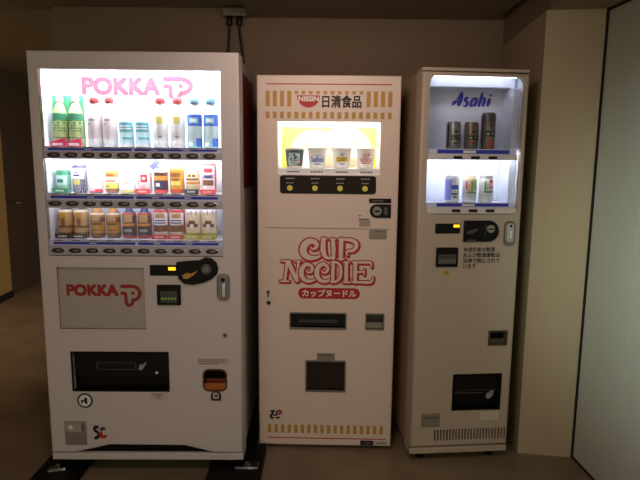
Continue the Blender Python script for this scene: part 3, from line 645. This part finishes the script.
DOT = dots_mat()
can(A, .082, d2, z2, 'short mint green can with green tag at the middle shelf left end', MID, .031, .100, [(0, MINT), (.8, GTG)], [(.35, .75, -50, 50, CY), (.45, .6, -30, 20, GTG)], GTG)
can(A, .155, d2, z2, 'dark dotted can with white oval label on the middle shelf', MID, .031, .124, [(0, DOT), (.9, NAVY)], [(.5, .88, -60, 60, PW), (.30, .46, -30, 24, YL), (.6, .66, -30, 20, NAVY), (.72, .76, -20, 10, NAVY)])
can(A, .226, d2, z2, 'whitish pink can with red foot beside the dotted can', MID, .031, .112, [(0, RC), (.09, PP), (.18, PW)], [(.04, .16, 10, 70, RTG)], cap=PW)
can(A, .298, d2, z2, 'orange and white screw-cap can on the middle shelf', MID, .028, .100, [(0, BRN), (.2, YL), (.45, PW), (.72, ORG)], [(.5, .58, -50, 50, ORG), (.28, .33, -45, -10, BRN), (.78, .84, -40, 40, BRN)], cap=PP)
can(A, .371, d2, z2, 'nearly white can with pale yellow foot, middle of the middle shelf', MID, .031, .105, [(0, YL), (.14, PW)], [(.4, .5, -20, 20, CRM)])
can(A, .445, d2, z2, 'white can with red print and red tag on the middle shelf', MID, .031, .112, [(0, PW), (.9, PP)], [(.45, .75, -20, 35, RTG), (.55, .65, -6, 18, PW), (.35, .7, -50, -40, DRED)], RTG)
def flagx(o): 
    b = MB(); c_, s_ = math.cos(.75), math.sin(.75); q = [(-.012, -.022), (.012, -.022), (.012, .022), (-.012, .022)]
    b.prism([(-.016 + x * c_ + z * s_, .128 - x * s_ + z * c_) for x, z in q], -.038, -.036, col('slate_flag', (92, 96, 140))); b.build('flag', o)
can(A, .517, d2, z2, 'black coffee can with orange band and slanted blue flag', MID, .031, .118, [(0, RTG), (.14, DBR), (.5, ORG), (.66, BRN), (.8, PW)], [(.2, .46, -40, 40, NAVY), (.27, .40, -30, 5, PW), (.69, .79, -45, 45, DBR)], extra=flagx)
can(A, .589, d2, z2, 'amber yellow can beside the black coffee can', MID, .032, .125, [(0, BRN), (.16, AMB), (.85, YL)], [(.3, .45, -40, 40, YL), (.6, .75, -50, 40, BRN), (.05, .15, -40, 40, DRED), (.48, .53, -30, 30, BRN)])
can(A, .660, d2, z2, 'cream can with brown bands above a black tag on middle shelf', MID, .030, .122, [(0, CRM), (.36, BEI), (.44, CRM), (.86, PW)], [(.38, .44, -70, 70, ORG), (.5, .56, -60, 60, BRN), (.62, .7, -30, -6, BRN), (.62, .7, 6, 30, BRN)], BLK)
can(A, .733, d2, z2, 'red-edged white can at right end of the middle shelf', MID, .032, .136, [(0, DRED), (.9, DRED)], [(.1, .92, -56, 56, PW), (.28, .46, -46, 46, BRN), (.5, .64, -46, 46, GT), (.7, .84, -34, 34, RTG), (.53, .6, -30, 30, NAVY)], RTG)
z3 = 1.0305
t = can(A, .083, d2, z3, 'leftmost beige can with black tag on the bottom shelf', LOW, .033, .130, [(0, BRN), (.2, BEI), (.9, CRM)], [(.36, .44, -80, 80, BRN), (.5, .88, -22, 22, AMB), (.55, .8, -60, -34, BRN), (.4, .7, -10, 14, BRN)], BLK)
dup(t, put(A, .153, d2, z3), 'second beige can with black tag on the bottom shelf')
t = can(A, .226, d2, z3, 'left of two amber brown cans on the bottom shelf', LOW, .031, .118, [(0, BRN), (.2, AMB), (.62, BRN), (.8, AMB), (.92, CRM)], [(.28, .5, -50, 50, AMB), (.3, .34, -40, 40, BRN), (.66, .9, -36, 36, BEI), (.52, .58, -50, 50, DBR)], cap=AMB)
dup(t, put(A, .297, d2, z3), 'right of two amber brown cans on the bottom shelf')
t = can(A, .369, d2, z3, 'dark navy coffee can beside the amber cans, bottom shelf', LOW, .031, .118, [(0, DRED), (.12, NAVY), (.55, DBR), (.9, DRED)], [(.2, .46, -60, 60, DBR), (.26, .36, -35, 35, GT), (.62, .92, -40, 40, BEI), (.48, .58, -60, 60, ORG), (.2, .9, 62, 85, DRED)], cap=NAVY)
dup(t, put(A, .438, d2, z3), 'dark navy coffee can beside the white and red cans, bottom shelf')
t = can(A, .513, d2, z3, 'left of two white cans with red tops on the bottom shelf', LOW, .033, .134, [(0, PW), (.88, DRED)], [(.24, .46, -66, 66, BRN), (.52, .64, -46, 46, NAVY), (.56, .60, -46, 46, PW), (.7, .86, -40, 40, BEI), (.2, .98, 68, 90, DRED), (.2, .98, -90, -68, DRED)], RTG)
dup(t, put(A, .585, d2, z3), 'right of two white cans with red tops on the bottom shelf')
t = can(A, .657, d2, z3, 'pale can with brown mountain and olive tag, second from the right', LOW, .033, .136, [(0, OLV), (.2, CRM), (.9, PW)], [(.4, .52, -46, 46, BRN), (.52, .62, -26, 26, BRN), (.36, .5, -14, 14, PW), (.8, .86, -40, -30, GT), (.8, .95, -8, 2, GT), (.8, .95, 30, 38, GT)], OLV)
dup(t, put(A, .730, d2, z3), 'pale can with brown mountain and olive tag, rightmost on bottom shelf')

# noodle cups
CUPW = col('cup_white', (240, 236, 230)); CUPD = col('cup_dark', (38, 58, 66)); PK = col('rose_print', (206, 96, 120)); SEA = col('sea_blue', (44, 84, 180)); CURRY = col('curry_yellow', (236, 204, 20)); MAR = col('grey_green_swirl', (168, 196, 196))
def cup(u, label, body, deco, lidm):
    o = thing('noodle_cup', label, 'cup', put(N, u, .085, 1.4015), N.yaw, 'noodle cups in the lit window')
    h = .098; r0_, r1_ = .0365, .0475; R = lambda z: r0_ + (r1_ - r0_) * z / h
    b = MB(); b.lathe([(r0_ - .004, 0), (r0_, .003), (R(.01), .01), (R(.088), .088), (r1_, .090), (r1_ + .0025, .092), (r1_ + .0025, h - .002)], [CUPW, CUPW, body, CUPW, CUPW, CUPW]); b.build('cup_body', o)
    b = MB(); b.lathe([(r1_ + .0035, h - .003), (r1_ + .0035, h), (.004, h + .0015)], lidm); b.build('lid', o)
    b = MB(); deco(b, lambda z: R(z) + .0006, lambda z: R(z) + .001, lambda z: R(z) + .0016); b.build('label_print', o); return o
def wrapbox(b, x0, x1, z0, z1, R, m, n=8):
    rows = []
    for z in (z0, (z0 + z1) / 2, z1): rows.append([b.v(R(z) * math.sin((x0 + (x1 - x0) * k / n) / R(z)), -R(z) * math.cos((x0 + (x1 - x0) * k / n) / R(z)), z) for k in range(n + 1)])
    for i in range(2):
        for k in range(n): b.f([rows[i][k], rows[i][k + 1], rows[i + 1][k + 1], rows[i + 1][k]], m, True)
def d_dark(b, R, R2, R3):
    for a in range(3):
        pts = [(.006 * math.cos(t * .7 + a * 2.1) * t * .75 + (a - 1) * .006, .045 + .006 * math.sin(t * .7 + a * 2.1) * t * .85) for t in range(1, 8)]
        for (xa, za), (xb, zb) in zip(pts, pts[1:]): wrapbox(b, min(xa, xb) - .003, max(xa, xb) + .003, min(za, zb) - .002, max(za, zb) + .002, R if a else R2, MAR, 3)
    wrapbox(b, .012, .030, .034, .042, R3, PK, 4); wrapbox(b, -.02, .016, .012, .03, R2, GT, 5)
def d_sea(b, R, R2, R3):
    b.text('Seafood', -.032, .034, .030, .057, 0, SEA, .0007, wrap=R2); wrapbox(b, -.014, .016, .018, .023, R, SEA); wrapbox(b, -.008, .02, .058, .063, R, AQ)
def d_curry(b, R, R2, R3):
    wrapbox(b, -.030, .030, .032, .056, R, CURRY); b.text('CURRY', -.026, .026, .035, .053, 0, BRN, .0006, wrap=R2); wrapbox(b, -.012, .014, .02, .025, R, SEA); wrapbox(b, -.008, .008, .06, .075, R, GT)
def d_plain(b, R, R2, R3):
    b.text('CUP', -.018, .018, .055, .071, 0, PK, .0006, wrap=R2); b.text('NOODLE', -.030, .030, .034, .051, 0, PK, .0006, wrap=R2); wrapbox(b, -.022, .022, .024, .029, R, RTG)
cup(.172, 'dark noodle cup with pale swirls, leftmost in the lit window', CUPD, d_dark, CUPW)
cup(.283, 'white noodle cup with blue lettering', CUPW, d_sea, CUPW)
cup(.402, 'white noodle cup with yellow label band', CUPW, d_curry, col('lilac_lid', (206, 202, 232)))
cup(.518, 'white noodle cup with pink lettering, rightmost in the lit window', CUPW, d_plain, col('mint_lid', (206, 224, 220)))

# beer cans
SIL = mat('silver_can', (150, 148, 152), .34, .55); SILD = mat('dull_silver_can', (128, 112, 104), .36, .5); LIME = col('lime_print', (150, 190, 80)); LBL = col('lilac_blue', (120, 128, 206)); SLV = mat('white_can', (226, 226, 226), .35)
BEER = 'beer cans in the narrow machine'
def beer(u, z, h, label, cuts, patches): return can(B, u, .08, z, label, BEER, .0335, h, cuts, patches, name='beer_can')
zt = 1.4715; zl = 1.2275
K = [(.36, .52, -34, 40, BLACKP), (.40, .46, -28, -10, SIL), (.42, .48, 8, 30, SIL), (.60, .70, -8, 10, BLACKP), (.20, .26, -14, 18, BLACKP)]
beer(.1765, zt, .128, 'leftmost silver beer can with dark print on upper shelf', [(0, SIL)], K + [(.1, .9, -70, -52, BLACKP)])
beer(.2605, zt, .128, 'brownish silver beer can in the middle of the upper shelf', [(0, SILD)], K + [(.25, .33, -20, 22, DRED)])
beer(.3405, zt, .172, 'tall silver beer can, rightmost on the upper shelf', [(0, SILD), (.72, mat('dark_silver_can', (96, 90, 88), .35, .5))], K + [(.05, .3, -20, 20, DRED), (.1, .9, -75, -56, BLACKP)])
beer(.181, zl, .126, 'blue and silver can, leftmost on the lower beer shelf', [(0, SLV), (.1, LBL), (.85, GT)], [(.1, .9, -20, 60, SLV), (.5, .66, -28, 40, BB), (.3, .36, -20, 30, NAVY), (.18, .24, -10, 24, GTG)])
beer(.266, zl, .126, 'white and lime green can in the middle of the lower beer shelf', [(0, SLV), (.8, CRM)], [(.42, .78, -12, 14, LIME), (.5, .8, -50, -36, RTG), (.5, .86, 20, 46, LIME), (.4, .7, -30, -20, ORG), (.36, .4, -40, 40, GTG)])
beer(.346, zl, .126, 'white can with red and green print, rightmost on lower beer shelf', [(0, SLV), (.9, SIL)], [(.55, .86, 4, 46, RTG), (.6, .75, 14, 30, PP), (.45, .8, -34, -20, GTG), (.5, .7, -14, -4, LIME), (.38, .44, -40, 44, GTG)])

# ================================================================ supports, brackets, cables
BSTEEL = mat('black_steel', (14, 12, 12), .6, spec=.15)
def beam(label, x0, x1, xn):
    b = MB(); L = [(0, 0), (x1 - x0, 0), (x1 - x0, .47), (xn - x0, .47), (xn - x0, 1.05), (0, 1.05)]
    lo = [b.v(x, y, 0) for x, y in L]; hi = [b.v(x, y, .04) for x, y in L]; b.f(lo, BSTEEL); b.f(hi, BSTEEL); b.wall(lo, hi, BSTEEL); o = b.build('support_beam'); o.location = (x0, 2.12, 0); return tag(o, label, 'beam', 'black beams under the widest machine')
beam('black support beam under the left end of the widest machine', -1.285, -1.09, -1.09)
beam('black support beam under the right end of the widest machine', -.505, -.262, -.315)
def bracket(label, x, y, w_, d_, rz):
    o = thing('anchor_bracket', label, 'bracket', (x, y, .0405), rz, 'bright brackets on the beams')
    b = MB(); b.box(-w_ / 2, w_ / 2, -d_ / 2, d_ / 2, 0, .005, CHROME, .001); b.box(-w_ / 2, w_ / 2, -d_ / 2, -d_ / 2 + .005, .005, .012, CHROME, .001); b.build('plate', o)
    b = MB(); b.lathe([(.016, .005), (.016, .008), (.009, .009), (.009, .02), (.005, .022)], STEEL, n=6, smooth=False); b.build('bolt', o)
bracket('bright metal bracket at the bottom left corner of the widest machine', -1.200, 2.350, .075, .05, .25)
bracket('bright metal bracket at the bottom right corner of the widest machine', -.331, 2.388, .105, .06, 0)

b = MB(); b.box(-.580, -.437, 3.34, 3.3995, 2.284, 2.330, mat('outlet_grey', (134, 124, 106), .6), .004); ob = b.build('outlet_box'); tag(ob, 'grey outlet box at the ceiling above the widest machine', 'outlet box')
CAB = mat('black_cable', (18, 15, 14), .5)
def cable(label, pts, r=.007):
    P = [Vector(p) for p in pts]; Q = []
    for i in range(len(P) - 1):
        p0, p1, p2, p3 = P[max(i - 1, 0)], P[i], P[i + 1], P[min(i + 2, len(P) - 1)]
        for k in range(6):
            t = k / 6; Q.append(.5 * (2 * p1 + (p2 - p0) * t + (2 * p0 - 5 * p1 + 4 * p2 - p3) * t * t + (3 * p1 - p0 - 3 * p2 + p3) * t ** 3))
    Q.append(P[-1]); o = thing('power_cable', label, 'cable', P[0], 0, 'cables from the outlet box'); b = MB(-P[0]); b.tube(Q, r, CAB); b.build('cord', o)
    b = MB(-P[0]); b.lathe([(.015, P[0].z - .05), (.018, P[0].z - .045), (.018, P[0].z - .004), (.012, P[0].z - .0005)], CAB, cx=P[0].x, cy=P[0].y, n=14); b.build('plug', o)
cable('left black cable hanging from the ceiling outlet box', [(-.540, 3.35, 2.2835), (-.541, 3.35, 2.2), (-.548, 3.352, 2.1), (-.55, 3.354, 1.95), (-.55, 3.356, 1.5), (-.55, 3.356, .3)])
cable('right black cable hanging from the ceiling outlet box', [(-.482, 3.35, 2.2835), (-.480, 3.35, 2.2), (-.468, 3.352, 2.1), (-.45, 3.354, 1.95), (-.40, 3.356, 1.8), (-.38, 3.36, 1.5), (-.38, 3.36, .3)])
